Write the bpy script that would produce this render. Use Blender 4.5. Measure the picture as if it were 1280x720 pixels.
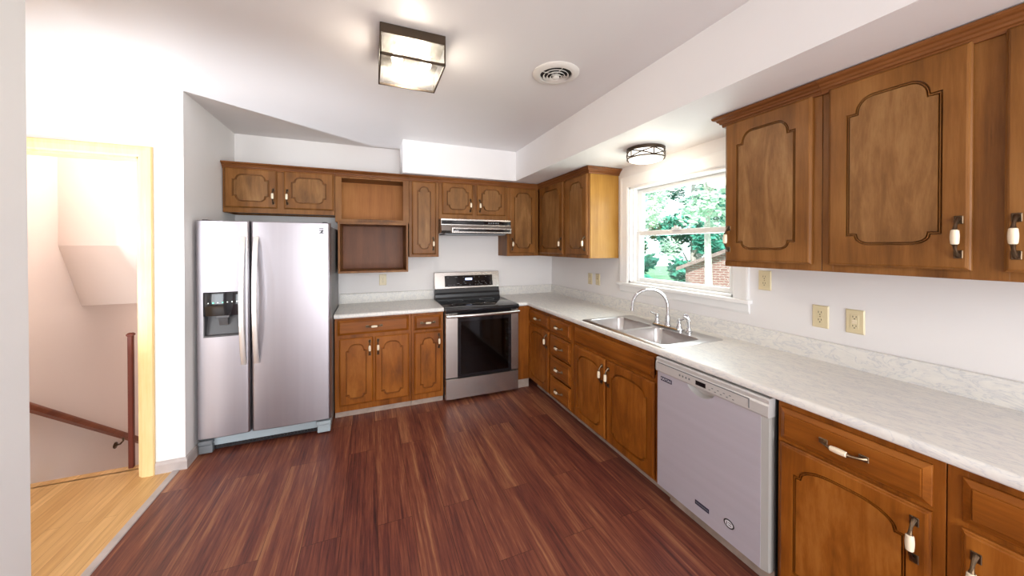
import bpy, bmesh, math, random
from mathutils import Vector, Matrix
random.seed(7)
for o in list(bpy.data.objects): bpy.data.objects.remove(o, do_unlink=True)
S = bpy.context.scene
COL = S.collection
PI = math.pi

# ------------------------------------------------------------------ camera, world, lights, exposure
cam = bpy.data.cameras.new('camera'); camo = bpy.data.objects.new('camera', cam); COL.objects.link(camo)
camo.location = (-2.1682, -4.0012, 1.5044)
camo.rotation_euler = (PI/2 - 0.0076, 0, -0.3928)
cam.sensor_width = 36; cam.lens = 437.16/1280*36
cam.shift_x = -4.09/1280; cam.shift_y = -48.76/1280
cam.clip_start = 0.02
S.camera = camo
S.view_settings.view_transform = 'Standard'; S.view_settings.look = 'None'
S.view_settings.exposure = 0.0; S.view_settings.gamma = 1.0
S.view_settings.use_curve_mapping = False

w = bpy.data.worlds.new('world'); S.world = w; w.use_nodes = True
w.node_tree.nodes['Background'].inputs[0].default_value = (0.86, 0.95, 1.0, 1)
w.node_tree.nodes['Background'].inputs[1].default_value = 2.6

def lamp(name, typ, loc, energy, color=(1,1,1), target=None, **kw):
    l = bpy.data.lights.new(name, typ); l.energy = energy; l.color = color
    for k, v in kw.items(): setattr(l, k, v)
    o = bpy.data.objects.new(name, l); COL.objects.link(o); o.location = loc
    if target is not None:
        o.rotation_euler = (Vector(target)-Vector(loc)).to_track_quat('-Z', 'Y').to_euler()
    return o
lamp('sun', 'SUN', (-8,-6,12), 6.0, (1,.96,.9), target=(4,2,0), angle=0.02)
# daylight of the glazed openings behind the camera and in the hall, and of the kitchen window
lamp('patio_daylight', 'AREA', (-1.7,-6.85,1.25), 150, (.95,.97,1), target=(-1.7,0,1.25), shape='RECTANGLE', size=2.4, size_y=2.0)
lamp('hall_daylight', 'AREA', (-5.2,-5.85,1.35), 110, (.9,.95,1), target=(-5.0,0,1.35), shape='RECTANGLE', size=1.8, size_y=1.9)
lamp('window_daylight', 'AREA', (.30,-1.95,1.62), 20, (.92,.97,1), target=(-3,-1.95,1.3), shape='RECTANGLE', size=.95, size_y=.85)
# sun glint thrown up from the glossy floor of the hall through its glass door
lamp('floor_glint', 'SPOT', (-4.83,-2.125,.35), 520, (.84,.91,1), target=(-2.85,-.52,2.5), spot_size=math.radians(56), spot_blend=1.0, shadow_soft_size=.03)
lamp('lower_stair_fill', 'POINT', (-3.8,1.3,.75), 9, (1,.87,.78), shadow_soft_size=.1)  # added fill to brighten the wall below the bulkhead, no fixture there
lamp('stair_fill', 'POINT', (-3.75,-.55,2.3), 10, (1,.86,.74), shadow_soft_size=.1)  # added fill to brighten the stairwell walls, stands for no fixture

# ------------------------------------------------------------------ materials
def new_mat(name):
    m = bpy.data.materials.new(name); m.use_nodes = True
    nt = m.node_tree; b = nt.nodes['Principled BSDF']
    return m, nt, b
def N(nt, t, **kw):
    n = nt.nodes.new(t)
    for k, v in kw.items():
        if hasattr(n, k) and k not in ('inputs',): setattr(n, k, v)
    return n
def setin(n, d):
    for k, v in d.items(): n.inputs[k].default_value = v
def ramp(nt, stops):
    r = nt.nodes.new('ShaderNodeValToRGB'); e = r.color_ramp.elements
    while len(e) < len(stops): e.new(.5)
    for i, (p, c) in enumerate(stops): e[i].position = p; e[i].color = (*c, 1)
    return r
def plain(name, col, rough=.5, metal=0, var=.04, scale=8, bump=0, spec=.5, **kw):
    m, nt, b = new_mat(name)
    tc = N(nt, 'ShaderNodeTexCoord'); nz = N(nt, 'ShaderNodeTexNoise'); setin(nz, {'Scale': scale, 'Detail': 4})
    nt.links.new(tc.outputs['Object'], nz.inputs['Vector'])
    a = tuple(max(0, c*(1-var)) for c in col); c2 = tuple(min(1, c*(1+var)) for c in col)
    r = ramp(nt, [(.3, a), (.7, c2)]); nt.links.new(nz.outputs['Fac'], r.inputs[0]); nt.links.new(r.outputs[0], b.inputs['Base Color'])
    setin(b, {'Roughness': rough, 'Metallic': metal, 'Specular IOR Level': spec}); setin(b, kw)
    if bump:
        n2 = N(nt, 'ShaderNodeTexNoise'); setin(n2, {'Scale': 180, 'Detail': 3}); nt.links.new(tc.outputs['Object'], n2.inputs['Vector'])
        bp = N(nt, 'ShaderNodeBump'); setin(bp, {'Strength': bump, 'Distance': .002}); nt.links.new(n2.outputs['Fac'], bp.inputs['Height']); nt.links.new(bp.outputs[0], b.inputs['Normal'])
    return m
def wood(name, dark, mid, light, grain=(1,1,.07), scale=14, rough=.38, fig=.5):
    m, nt, b = new_mat(name); L = nt.links
    tc = N(nt, 'ShaderNodeTexCoord'); oi = N(nt, 'ShaderNodeObjectInfo')
    add = N(nt, 'ShaderNodeVectorMath', operation='ADD')
    sc = N(nt, 'ShaderNodeVectorMath', operation='SCALE'); sc.inputs['Scale'].default_value = 9.0
    cmb = N(nt, 'ShaderNodeCombineXYZ')
    for k in 'XYZ': L.new(oi.outputs['Random'], cmb.inputs[k])
    L.new(cmb.outputs[0], sc.inputs[0]); L.new(tc.outputs['Object'], add.inputs[0]); L.new(sc.outputs[0], add.inputs[1])
    mp = N(nt, 'ShaderNodeMapping'); mp.inputs['Scale'].default_value = grain; L.new(add.outputs[0], mp.inputs['Vector'])
    n1 = N(nt, 'ShaderNodeTexNoise'); setin(n1, {'Scale': scale, 'Detail': 6, 'Roughness': .6, 'Distortion': fig}); L.new(mp.outputs[0], n1.inputs['Vector'])
    n2 = N(nt, 'ShaderNodeTexNoise'); setin(n2, {'Scale': scale*9, 'Detail': 4, 'Roughness': .7}); L.new(mp.outputs[0], n2.inputs['Vector'])
    mx = N(nt, 'ShaderNodeMix'); mx.inputs[0].default_value = .28; L.new(n1.outputs['Fac'], mx.inputs[2]); L.new(n2.outputs['Fac'], mx.inputs[3])
    n3 = N(nt, 'ShaderNodeTexNoise'); setin(n3, {'Scale': 3.2, 'Detail': 2}); L.new(add.outputs[0], n3.inputs['Vector'])
    mx2 = N(nt, 'ShaderNodeMix'); mx2.inputs[0].default_value = .3; L.new(mx.outputs[0], mx2.inputs[2]); L.new(n3.outputs['Fac'], mx2.inputs[3])
    r = ramp(nt, [(.34, dark), (.5, mid), (.66, light)]); L.new(mx2.outputs[0], r.inputs[0]); L.new(r.outputs[0], b.inputs['Base Color'])
    bp = N(nt, 'ShaderNodeBump'); setin(bp, {'Strength': .12, 'Distance': .002}); L.new(n2.outputs['Fac'], bp.inputs['Height']); L.new(bp.outputs[0], b.inputs['Normal'])
    setin(b, {'Roughness': rough, 'Specular IOR Level': .22})
    return m
def emit(name, col, s):
    m, nt, b = new_mat(name); setin(b, {'Base Color': (*col, 1), 'Emission Color': (*col, 1), 'Emission Strength': s}); return m
def glass(name, tint, transp, rough=.05):
    m, nt, b = new_mat(name); L = nt.links
    t = N(nt, 'ShaderNodeBsdfTransparent'); t.inputs[0].default_value = (*tint, 1)
    g = N(nt, 'ShaderNodeBsdfGlossy'); setin(g, {'Roughness': rough})
    mx = N(nt, 'ShaderNodeMixShader'); mx.inputs[0].default_value = 1-transp
    L.new(t.outputs[0], mx.inputs[1]); L.new(g.outputs[0], mx.inputs[2]); L.new(mx.outputs[0], nt.nodes['Material Output'].inputs[0])
    return m
def frosted(name, col, transp):
    m, nt, b = new_mat(name); L = nt.links
    t = N(nt, 'ShaderNodeBsdfTransparent'); t.inputs[0].default_value = (1,1,1,1)
    tl = N(nt, 'ShaderNodeBsdfTranslucent'); tl.inputs[0].default_value = (*col, 1)
    nz = N(nt, 'ShaderNodeTexNoise'); setin(nz, {'Scale': 60}); r = ramp(nt, [(.4, (transp,)*3), (.7, (min(1, transp+.15),)*3)])
    tc = N(nt, 'ShaderNodeTexCoord'); L.new(tc.outputs['Object'], nz.inputs['Vector']); L.new(nz.outputs['Fac'], r.inputs[0])
    mx = N(nt, 'ShaderNodeMixShader'); L.new(r.outputs[0], mx.inputs[0])
    L.new(tl.outputs[0], mx.inputs[1]); L.new(t.outputs[0], mx.inputs[2]); L.new(mx.outputs[0], nt.nodes['Material Output'].inputs[0])
    return m
def steel(name, col, rough, axis, metal=1.0):
    m, nt, b = new_mat(name); L = nt.links
    tc = N(nt, 'ShaderNodeTexCoord'); mp = N(nt, 'ShaderNodeMapping'); s = [25, 25, 25]; s[axis] = .6; mp.inputs['Scale'].default_value = s
    nz = N(nt, 'ShaderNodeTexNoise'); setin(nz, {'Scale': 1, 'Detail': 2}); L.new(tc.outputs['Object'], mp.inputs[0]); L.new(mp.outputs[0], nz.inputs['Vector'])
    r = ramp(nt, [(.3, tuple(c*.97 for c in col)), (.7, tuple(min(1, c*1.03) for c in col))]); L.new(nz.outputs['Fac'], r.inputs[0]); L.new(r.outputs[0], b.inputs['Base Color'])
    setin(b, {'Roughness': rough, 'Metallic': metal}); return m
def vinyl_floor():
    m, nt, b = new_mat('vinyl_planks'); L = nt.links
    tc = N(nt, 'ShaderNodeTexCoord'); mp = N(nt, 'ShaderNodeMapping'); mp.inputs['Rotation'].default_value = (0,0,PI/2); L.new(tc.outputs['Object'], mp.inputs[0])
    br = N(nt, 'ShaderNodeTexBrick'); br.offset = .37; br.offset_frequency = 2
    setin(br, {'Color1': (0,0,0,1), 'Color2': (1,1,1,1), 'Mortar': (.5,.5,.5,1), 'Scale': 1, 'Mortar Size': .0012, 'Mortar Smooth': .1, 'Bias': 0, 'Brick Width': 1.22, 'Row Height': .178})
    L.new(mp.outputs[0], br.inputs['Vector'])
    off = N(nt, 'ShaderNodeVectorMath', operation='SCALE'); off.inputs['Scale'].default_value = 13; L.new(br.outputs['Color'], off.inputs[0])
    ad = N(nt, 'ShaderNodeVectorMath', operation='ADD'); L.new(tc.outputs['Object'], ad.inputs[0]); L.new(off.outputs[0], ad.inputs[1])
    m1 = N(nt, 'ShaderNodeMapping'); m1.inputs['Scale'].default_value = (13, .55, 1); L.new(ad.outputs[0], m1.inputs[0])
    n1 = N(nt, 'ShaderNodeTexNoise'); setin(n1, {'Scale': 1, 'Detail': 5, 'Roughness': .62, 'Distortion': .4}); L.new(m1.outputs[0], n1.inputs['Vector'])
    m2 = N(nt, 'ShaderNodeMapping'); m2.inputs['Scale'].default_value = (95, 3.5, 1); L.new(ad.outputs[0], m2.inputs[0])
    n2 = N(nt, 'ShaderNodeTexNoise'); setin(n2, {'Scale': 1, 'Detail': 4, 'Roughness': .7}); L.new(m2.outputs[0], n2.inputs['Vector'])
    mx = N(nt, 'ShaderNodeMix'); mx.inputs[0].default_value = .46; L.new(n1.outputs['Fac'], mx.inputs[2]); L.new(n2.outputs['Fac'], mx.inputs[3])
    r = ramp(nt, [(.33, (.034,.012,.012)), (.44, (.125,.032,.024)), (.54, (.215,.066,.037)), (.67, (.40,.18,.085))]); pm = N(nt, 'ShaderNodeMath', operation='MULTIPLY_ADD'); pm.inputs[1].default_value = .07; pm.inputs[2].default_value = -.03; L.new(br.outputs['Color'], pm.inputs[0])
    pa = N(nt, 'ShaderNodeMath', operation='ADD'); L.new(mx.outputs[0], pa.inputs[0]); L.new(pm.outputs[0], pa.inputs[1]); L.new(pa.outputs[0], r.inputs[0])
    ml = N(nt, 'ShaderNodeMix', data_type='RGBA', blend_type='MULTIPLY'); ml.inputs[0].default_value = 1
    rr = ramp(nt, [(0, (1,1,1)), (1, (.35,.3,.3))]); L.new(br.outputs['Fac'], rr.inputs[0]); L.new(r.outputs[0], ml.inputs[6]); L.new(rr.outputs[0], ml.inputs[7])
    L.new(ml.outputs[2], b.inputs['Base Color']); setin(b, {'Roughness': .42, 'Specular IOR Level': .4})
    bp = N(nt, 'ShaderNodeBump'); setin(bp, {'Strength': .15, 'Distance': .002}); L.new(n2.outputs['Fac'], bp.inputs['Height']); L.new(bp.outputs[0], b.inputs['Normal'])
    return m
def oak_floor():
    m, nt, b = new_mat('oak_strips'); L = nt.links
    tc = N(nt, 'ShaderNodeTexCoord'); mp = N(nt, 'ShaderNodeMapping'); mp.inputs['Rotation'].default_value = (0,0,PI/2); L.new(tc.outputs['Object'], mp.inputs[0])
    br = N(nt, 'ShaderNodeTexBrick'); setin(br, {'Color1': (.60,.34,.125,1), 'Color2': (.73,.45,.19,1), 'Mortar': (.36,.18,.06,1), 'Scale': 1, 'Mortar Size': .0008, 'Brick Width': .9, 'Row Height': .057, 'Bias': 0})
    L.new(mp.outputs[0], br.inputs['Vector'])
    m1 = N(nt, 'ShaderNodeMapping'); m1.inputs['Scale'].default_value = (60, 4, 1); L.new(tc.outputs['Object'], m1.inputs[0])
    n1 = N(nt, 'ShaderNodeTexNoise'); setin(n1, {'Scale': 1, 'Detail': 5}); L.new(m1.outputs[0], n1.inputs['Vector'])
    r = ramp(nt, [(.3, (.8,.76,.7)), (.7, (1,1,1))]); L.new(n1.outputs['Fac'], r.inputs[0])
    ml = N(nt, 'ShaderNodeMix', data_type='RGBA', blend_type='MULTIPLY'); ml.inputs[0].default_value = 1; L.new(br.outputs['Color'], ml.inputs[6]); L.new(r.outputs[0], ml.inputs[7])
    L.new(ml.outputs[2], b.inputs['Base Color']); setin(b, {'Roughness': .3}); return m
def marble():
    m, nt, b = new_mat('marble_laminate'); L = nt.links
    tc = N(nt, 'ShaderNodeTexCoord'); mp = N(nt, 'ShaderNodeMapping'); mp.inputs['Rotation'].default_value = (0,0,.35); mp.inputs['Scale'].default_value = (11,4.0,9); L.new(tc.outputs['Object'], mp.inputs[0])
    n1 = N(nt, 'ShaderNodeTexNoise'); setin(n1, {'Scale': 2.2, 'Detail': 8, 'Roughness': .62, 'Distortion': 1.1}); L.new(mp.outputs[0], n1.inputs['Vector'])
    r1 = ramp(nt, [(.45, (.80,.775,.725)), (.49, (.71,.70,.675)), (.50, (.60,.60,.61)), (.51, (.73,.715,.69)), (.55, (.80,.775,.725))]); L.new(n1.outputs['Fac'], r1.inputs[0])
    n2 = N(nt, 'ShaderNodeTexNoise'); setin(n2, {'Scale': 5, 'Detail': 6, 'Roughness': .7, 'Distortion': .4}); L.new(mp.outputs[0], n2.inputs['Vector'])
    r2 = ramp(nt, [(.35, (.90,.90,.92)), (.6, (1,1,1))]); L.new(n2.outputs['Fac'], r2.inputs[0])
    ml = N(nt, 'ShaderNodeMix', data_type='RGBA', blend_type='MULTIPLY'); ml.inputs[0].default_value = .8; L.new(r1.outputs[0], ml.inputs[6]); L.new(r2.outputs[0], ml.inputs[7])
    L.new(ml.outputs[2], b.inputs['Base Color']); setin(b, {'Roughness': .32, 'Specular IOR Level': .4}); return m

WALL = plain('wall_paint', (.80,.775,.765), .6, var=.015, scale=2, spec=.25)
CEIL = plain('ceiling_paint', (.74,.71,.70), .45, var=.015, scale=1.5, spec=.4)
TRIMW = plain('white_trim_paint', (.84,.83,.82), .35, var=.01)
UPW = wood('upper_cabinet_wood', (.10,.036,.008), (.21,.081,.017), (.30,.132,.036))
UPP = wood('upper_panel_wood', (.11,.046,.013), (.22,.099,.030), (.34,.175,.064), grain=(1,1,.16), scale=10, fig=1.8)
BSW = wood('base_cabinet_wood', (.115,.030,.003), (.245,.071,.007), (.36,.122,.018))
BSP = wood('base_panel_wood', (.13,.035,.004), (.265,.080,.009), (.39,.142,.026), grain=(1,1,.25), scale=7, fig=2.2)
DRWW = wood('drawer_wood', (.115,.030,.003), (.245,.071,.007), (.36,.122,.018), grain=(.07,1,1))
CABW, PANW = UPW, UPP
CROWNW = wood('crown_wood', (.105,.034,.010), (.185,.064,.017), (.26,.10,.03), grain=(.07,.07,1))
PLY = wood('raw_plywood', (.32,.115,.026), (.45,.175,.045), (.55,.24,.07), scale=8, rough=.5)
INW = wood('shelf_interior_wood', (.13,.040,.012), (.20,.066,.020), (.26,.095,.033))
SIDEW = wood('window_lit_wood', (.25,.115,.020), (.37,.185,.038), (.48,.27,.075), scale=7)  # lighter, yellower than the cabinet wood: window light put into the colour
TOE = plain('toe_kick_vinyl', (.36,.28,.23), .5, var=.2, scale=14)
BASEB = plain('baseboard_vinyl', (.46,.40,.38), .5, var=.12, scale=9)
PINE = wood('pine_casing_wood', (.72,.49,.20), (.80,.58,.28), (.86,.66,.36), rough=.4)
RAILW = wood('handrail_wood', (.13,.03,.012), (.21,.055,.02), (.28,.08,.03), grain=(1,.07,1))
VINYL = vinyl_floor(); OAK = oak_floor(); MARB = marble()
SSV = steel('stainless_brushed_upright', (.39,.365,.39), .36, 2, .92)
SSH = steel('stainless_brushed_across', (.50,.46,.43), .27, 0)
SSD = steel('stainless_dishwasher', (.60,.59,.665), .40, 0, .45)
SINKM = steel('sink_steel', (.62,.60,.59), .28, 0)
CHROME = plain('chrome', (.58,.58,.60), .07, 1, var=.01)
BRONZE = plain('antique_bronze', (.13,.088,.055), .38, 1, var=.25, scale=60)
BRASS = plain('aged_pewter_brass', (.26,.19,.12), .34, 1, var=.2, scale=60)
CERAM = plain('cream_ceramic', (.82,.70,.52), .18, var=.03)
DARKBR = plain('fixture_bronze', (.075,.052,.035), .38, .8, var=.1)
BLACKG = plain('black_glass', (.008,.008,.010), .07, var=.1)
BLACKP = plain('black_plastic', (.018,.018,.02), .3, var=.1)
GREYP = plain('grey_plastic', (.16,.17,.18), .4, var=.05)
GREYB = plain('fridge_side_grey', (.17,.17,.175), .45, var=.05, bump=.2)
GRILLE = plain('pale_grille_plastic', (.34,.40,.43), .4, var=.05)
SILVP = plain('silver_plastic', (.60,.585,.57), .38, var=.02, metal=.3)
EDGEG = plain('grey_door_edge', (.40,.385,.36), .4, var=.02, metal=.3)
DISPG = plain('dispenser_grey', (.075,.072,.075), .4, var=.05)
HANDM = steel('satin_handle_metal', (.74,.71,.69), .38, 2, .6)
IVORY = plain('ivory_plastic', (.67,.57,.36), .35, var=.03)
SLOT = plain('slot_black', (.02,.018,.015), .6)
VENTW = plain('vent_white_metal', (.70,.66,.61), .4, var=.02)
VOID = plain('duct_dark', (.012,.009,.008), .9)
PANE = glass('window_glass', (.97,1,.99), .93, .02)
OVENG = glass('oven_glass', (.22,.22,.23), .955, .06)
SEEDED = frosted('seeded_glass', (.62,.61,.58), .78)
DIFF = emit('lamp_diffuser_glass', (1,.95,.85), 1.6)
BULB = emit('lit_bulb', (1,.93,.80), 9)
GREENL = emit('green_indicator', (.1,1,.4), 2.0)
WHITEL = emit('white_indicator', (.9,1,.95), 1.0)
CLOCK = emit('clock_display', (.55,.65,1), 1.6)
NAVY = plain('navy_badge', (.018,.016,.05), .35)
LETTER = plain('silver_lettering', (.75,.74,.78), .35)
LEAF = plain('leaf_green', (.075,.38,.27), .6, var=.35, scale=.8, **{'Transmission Weight': 0})
LEAF2 = plain('pale_leaf', (.62,.80,.66), .6, var=.2, scale=1.5)
BARK = plain('pale_bark', (.62,.56,.52), .8, var=.3, scale=9)
LAWN = plain('lawn_green', (.16,.36,.18), .9, var=.3, scale=2)
ROOFM = plain('roof_shingle', (.30,.21,.20), .8, var=.2, scale=12)
def brick_mat():
    m, nt, b = new_mat('pink_brick'); L = nt.links
    tc = N(nt, 'ShaderNodeTexCoord'); br = N(nt, 'ShaderNodeTexBrick'); setin(br, {'Color1': (.26,.10,.09,1), 'Color2': (.34,.16,.14,1), 'Mortar': (.42,.34,.32,1), 'Scale': 1, 'Mortar Size': .012, 'Brick Width': .22, 'Row Height': .075})
    mp = N(nt, 'ShaderNodeMapping'); mp.inputs['Rotation'].default_value = (PI/2, 0, 0)
    L.new(tc.outputs['Object'], mp.inputs[0]); L.new(mp.outputs[0], br.inputs['Vector']); L.new(br.outputs['Color'], b.inputs['Base Color']); return m
BRICK = brick_mat()

# ------------------------------------------------------------------ helpers
class MB:
    def __init__(s): s.bm = bmesh.new()
    def box(s, x0, x1, y0, y1, z0, z1, bev=0, seg=1):
        t = bmesh.new(); bmesh.ops.create_cube(t, size=1)
        for v in t.verts:
            v.co = Vector(((x0+x1)/2+v.co.x*(x1-x0), (y0+y1)/2+v.co.y*(y1-y0), (z0+z1)/2+v.co.z*(z1-z0)))
        if bev: bmesh.ops.bevel(t, geom=t.edges[:], offset=bev, segments=seg, affect='EDGES', profile=.5)
        s._merge(t); return s
    def _merge(s, t):
        me = bpy.data.meshes.new('tmp'); bmesh.ops.recalc_face_normals(t, faces=t.faces); t.to_mesh(me); s.bm.from_mesh(me); t.free(); bpy.data.meshes.remove(me)
    def rings(s, rs, close_u=True, cap0=True, cap1=True):
        t = bmesh.new(); V = [[t.verts.new(p) for p in r] for r in rs]
        n = len(rs[0])
        for a, b in zip(V, V[1:]):
            for i in range(n if close_u else n-1):
                j = (i+1) % n
                try: t.faces.new((a[i], a[j], b[j], b[i]))
                except ValueError: pass
        if cap0: t.faces.new(V[0][::-1])
        if cap1: t.faces.new(V[-1])
        s._merge(t); return s
    def tube(s, path, r, n=12, closed=False):
        P = [Vector(p) for p in path]; R = r if isinstance(r, (list, tuple)) else [r]*len(P); rs = []
        up = None
        for i, p in enumerate(P):
            if closed: d = P[(i+1) % len(P)]-P[i-1]
            else: d = P[min(i+1, len(P)-1)]-P[max(i-1, 0)]
            d.normalize()
            if up is None: up = d.orthogonal().normalized()
            up = (up-d*up.dot(d)).normalized(); q = d.cross(up)
            rs.append([p+R[i]*(math.cos(a)*up+math.sin(a)*q) for a in [2*PI*k/n for k in range(n)]])
        if closed: rs.append(rs[0])
        return s.rings(rs, True, not closed, not closed)
    def ribbon(s, path, wd, w, t):     # rectangular section swept along path; wd = direction of the width
        P = [Vector(p) for p in path]; wd = Vector(wd).normalized(); rs = []
        for i, p in enumerate(P):
            d = (P[min(i+1, len(P)-1)]-P[max(i-1, 0)]).normalized(); q = d.cross(wd).normalized()
            c = .25
            rs.append([p+wd*a*w/2+q*b*t/2 for a, b in ((-1,-1+c*2), (-1+c,-1), (1-c,-1), (1,-1+c*2), (1,1-c*2), (1-c,1), (-1+c,1), (-1,1-c*2))])
        return s.rings(rs)
    def lathe(s, prof, org=(0,0,0), axis=(0,0,1), n=24, cap=True):
        M = Vector(axis).to_track_quat('Z', 'Y').to_matrix(); org = Vector(org)
        rs = [[org+M@Vector((r*math.cos(a), r*math.sin(a), h)) for a in [2*PI*k/n for k in range(n)]] for r, h in prof]
        return s.rings(rs, True, cap, cap)
    def prism(s, poly, ax, d0, d1):    # poly of 2D points extruded along axis ax
        def P(p, d):
            return {'x': (d, p[0], p[1]), 'y': (p[0], d, p[1]), 'z': (p[0], p[1], d)}[ax]
        return s.rings([[P(p, d0) for p in poly], [P(p, d1) for p in poly]])
    def sweep(s, path, prof):          # path: 2D points (x,y), outward = right of travel; prof: (o, z)
        P = [Vector(p) for p in path]; rs = []
        for i, p in enumerate(P):
            ns = []
            for a, b in ((i-1, i), (i, i+1)):
                if a >= 0 and b < len(P):
                    d = (P[b]-P[a]).normalized(); ns.append(Vector((d.y, -d.x)))
            m = ns[0] if len(ns) == 1 else (ns[0]+ns[1])/(1+ns[0].dot(ns[1]))
            rs.append([(p.x+m.x*o, p.y+m.y*o, z) for o, z in prof])
        return s.rings(rs)
    def fill(s, loops, tri=True):      # planar region bounded by closed loops (first outer, rest holes)
        t = bmesh.new(); E = []
        for l in loops:
            V = [t.verts.new(p) for p in l]
            E += [t.edges.new((V[i], V[(i+1) % len(V)])) for i in range(len(V))]
        bmesh.ops.triangle_fill(t, edges=E, use_beauty=True)
        s._merge(t); return s
    def strip(s, a, b):                # bridge two closed loops of equal length
        return s.rings([a, b], True, False, False)
    def build(s, name, mat, parent=None, smooth=False, angle=35):
        me = bpy.data.meshes.new(name); bmesh.ops.remove_doubles(s.bm, verts=s.bm.verts, dist=1e-6)
        bmesh.ops.recalc_face_normals(s.bm, faces=s.bm.faces)
        if smooth:
            for f in s.bm.faces: f.smooth = True
            for e in s.bm.edges:
                if len(e.link_faces) == 2 and e.calc_face_angle(0) > math.radians(angle): e.smooth = False
        s.bm.to_mesh(me); s.bm.free()
        for m in (mat if isinstance(mat, (list, tuple)) else [mat]): me.materials.append(m)
        o = bpy.data.objects.new(name, me); COL.objects.link(o)
        if parent: o.parent = parent
        return o
def tag(o, label, cat, group=None):
    o['label'] = label; o['category'] = cat
    if group: o['group'] = group
    return o
def thing(name, label, cat, loc=(0,0,0), rz=0, group=None):
    o = bpy.data.objects.new(name, None); o.empty_display_size = .05; COL.objects.link(o)
    o.location = loc; o.rotation_euler = (0,0,rz); return tag(o, label, cat, group)
def struct(name, mb, mat, parent=None, **kw):
    o = mb.build(name, mat, parent, **kw)
    if parent is None: o['kind'] = 'structure'
    return o
def lettering(name, txt, size, mat, parent, loc, rot=(PI/2,0,0)):
    cu = bpy.data.curves.new('t', 'FONT'); cu.body = txt; cu.size = size; cu.extrude = .0004; cu.align_x = 'CENTER'; cu.align_y = 'CENTER'
    t = bpy.data.objects.new('t', cu); COL.objects.link(t)
    dg = bpy.context.evaluated_depsgraph_get(); me = bpy.data.meshes.new_from_object(t.evaluated_get(dg))
    bpy.data.objects.remove(t)
    me.transform(Matrix.Translation(loc) @ Matrix.Rotation(rot[2], 4, 'Z') @ Matrix.Rotation(rot[0], 4, 'X'))
    me.materials.clear(); me.materials.append(mat)
    o = bpy.data.objects.new(name, me); COL.objects.link(o); o.parent = parent; return o

# ------------------------------------------------------------------ room shell
H = 2.551; SOF = 2.2295; DY = -.965; AX = -3.33
struct('floor', MB().box(-3.355, .16, -7.1, .14, -.08, 0), VINYL)
fh = MB(); fh.box(-6.7, -3.395, -7.1, DY+.12, -.08, .0); fh.box(-4.30, -3.45, DY+.11, -.79, -.08, 0)
struct('floor_hall', fh, OAK)
struct('trim_1', MB().box(-3.395, -3.355, -7.1, DY-.01, -.08, .006, .003), BASEB)
struct('ceiling', MB().box(-6.8, .16, -7.1, .14, H, H+.1), CEIL)
struct('wall_back', MB().box(-3.42, .16, 0, .14, 0, H), WALL)
wr = MB()
WY0, WY1, WZ0, WZ1 = -2.462, -1.458, 1.17, 2.04
wr.box(0, .16, -7.1, WY0, 0, H); wr.box(0, .16, WY1, 0, 0, H); wr.box(0, .16, WY0, WY1, 0, WZ0); wr.box(0, .16, WY0, WY1, WZ1, H)
struct('wall_right', wr, WALL)
struct('wall_alcove', MB().box(-3.45, AX, DY, 0, 0, H), WALL)
ws = MB(); DX0, DX1, DZ = -4.30, -3.548, 2.09
ws.box(DX1, -3.45, DY, DY+.12, 0, H); ws.box(-6.7, DX0, DY, DY+.12, 0, H); ws.box(DX0, DX1, DY, DY+.12, DZ, H)
struct('wall_stair', ws, WALL)
struct('wall_left', MB().box(-3.48, -3.36, -5.4, -2.082, 0, H), WALL)
struct('wall_hall', MB().box(-6.8, -6.7, -7.1, -.88, 0, H), WALL)
wf = MB()
for a, b, c, d in ((-6.8,-6.2,0,H), (-4.2,-3.0,0,H), (-.4,.16,0,H), (-6.2,-4.2,2.35,H), (-3.0,-.4,2.3,H), (-6.2,-4.2,0,.25), (-3.0,-.4,0,.12)):
    wf.box(a, b, -7.1, -7.0, c, d)
struct('wall_front', wf, WALL)
# soffits (one drywall bulkhead around two walls)
so = MB(); so.prism([(-.6735,-7.0), (0,-7.0), (0,0), (-1.872,0), (-1.872,-.412), (-.6735,-.412)], 'z', SOF, H)
struct('ceiling_soffit', so, WALL)
# stairwell beyond the door
struct('wall_stairwell', MB().box(-4.42, -4.30, DY+.12, 2.6, -2.2, H).box(-4.30, -3.45, 2.5, 2.6, -2.2, H).box(-3.45, -3.33, .14, 2.6, -2.2, H).box(-3.45,-3.43,-.79,.14,-2.2,0), plain('stair_wall_paint', (.80,.69,.64), .6, var=.01, scale=2, spec=.25))
struct('ceiling_stairwell', MB().prism([(-.32,H), (-.32,1.51), (-.10,1.03), (2.5,1.03), (2.5,H)], 'x', -4.30, -3.45), bpy.data.materials['stair_wall_paint'])
st = MB()
for k in range(9): st.box(-4.30, -3.45, -.79+.27*k, -.79+.27*(k+1)+.02, -.19*(k+1)-.06, -.19*(k+1))
struct('trim_stairs', st, OAK)

# door casing, base trim
dc = MB(); cw = .085
dc.box(DX1-.02, DX1+.0, DY, DY+.12, 0, DZ, .002); dc.box(DX0, DX0+.02, DY, DY+.12, 0, DZ, .002); dc.box(DX0, DX1, DY, DY+.12, DZ-.02, DZ, .002)
prof = [(0, 0), (0, .012), (.010, .017), (.042, .02), (.064, .018), (.070, .01), (.070, 0)]
def casing(mb, x0, x1, z1, y):      # mitred casing round a door head, profile (width, thickness)
    rs = []
    for (cx, cz, sx, sz) in ((x0, 0, -1, 0), (x0, z1, -1, 1), (x1, z1, 1, 1), (x1, 0, 1, 0)):
        rs.append([(cx+sx*o, y-t, cz+sz*o) for o, t in prof])
    mb.rings(rs)
casing(dc, DX0+.006, DX1-.006, DZ-.006, DY)
struct('door_1', dc, PINE)
def baseboard(name, path):
    struct(name, MB().sweep(path, [(0,0), (.013,0), (.013,.058), (.009,.072), (.003,.078), (0,.078)]), BASEB)
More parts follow.
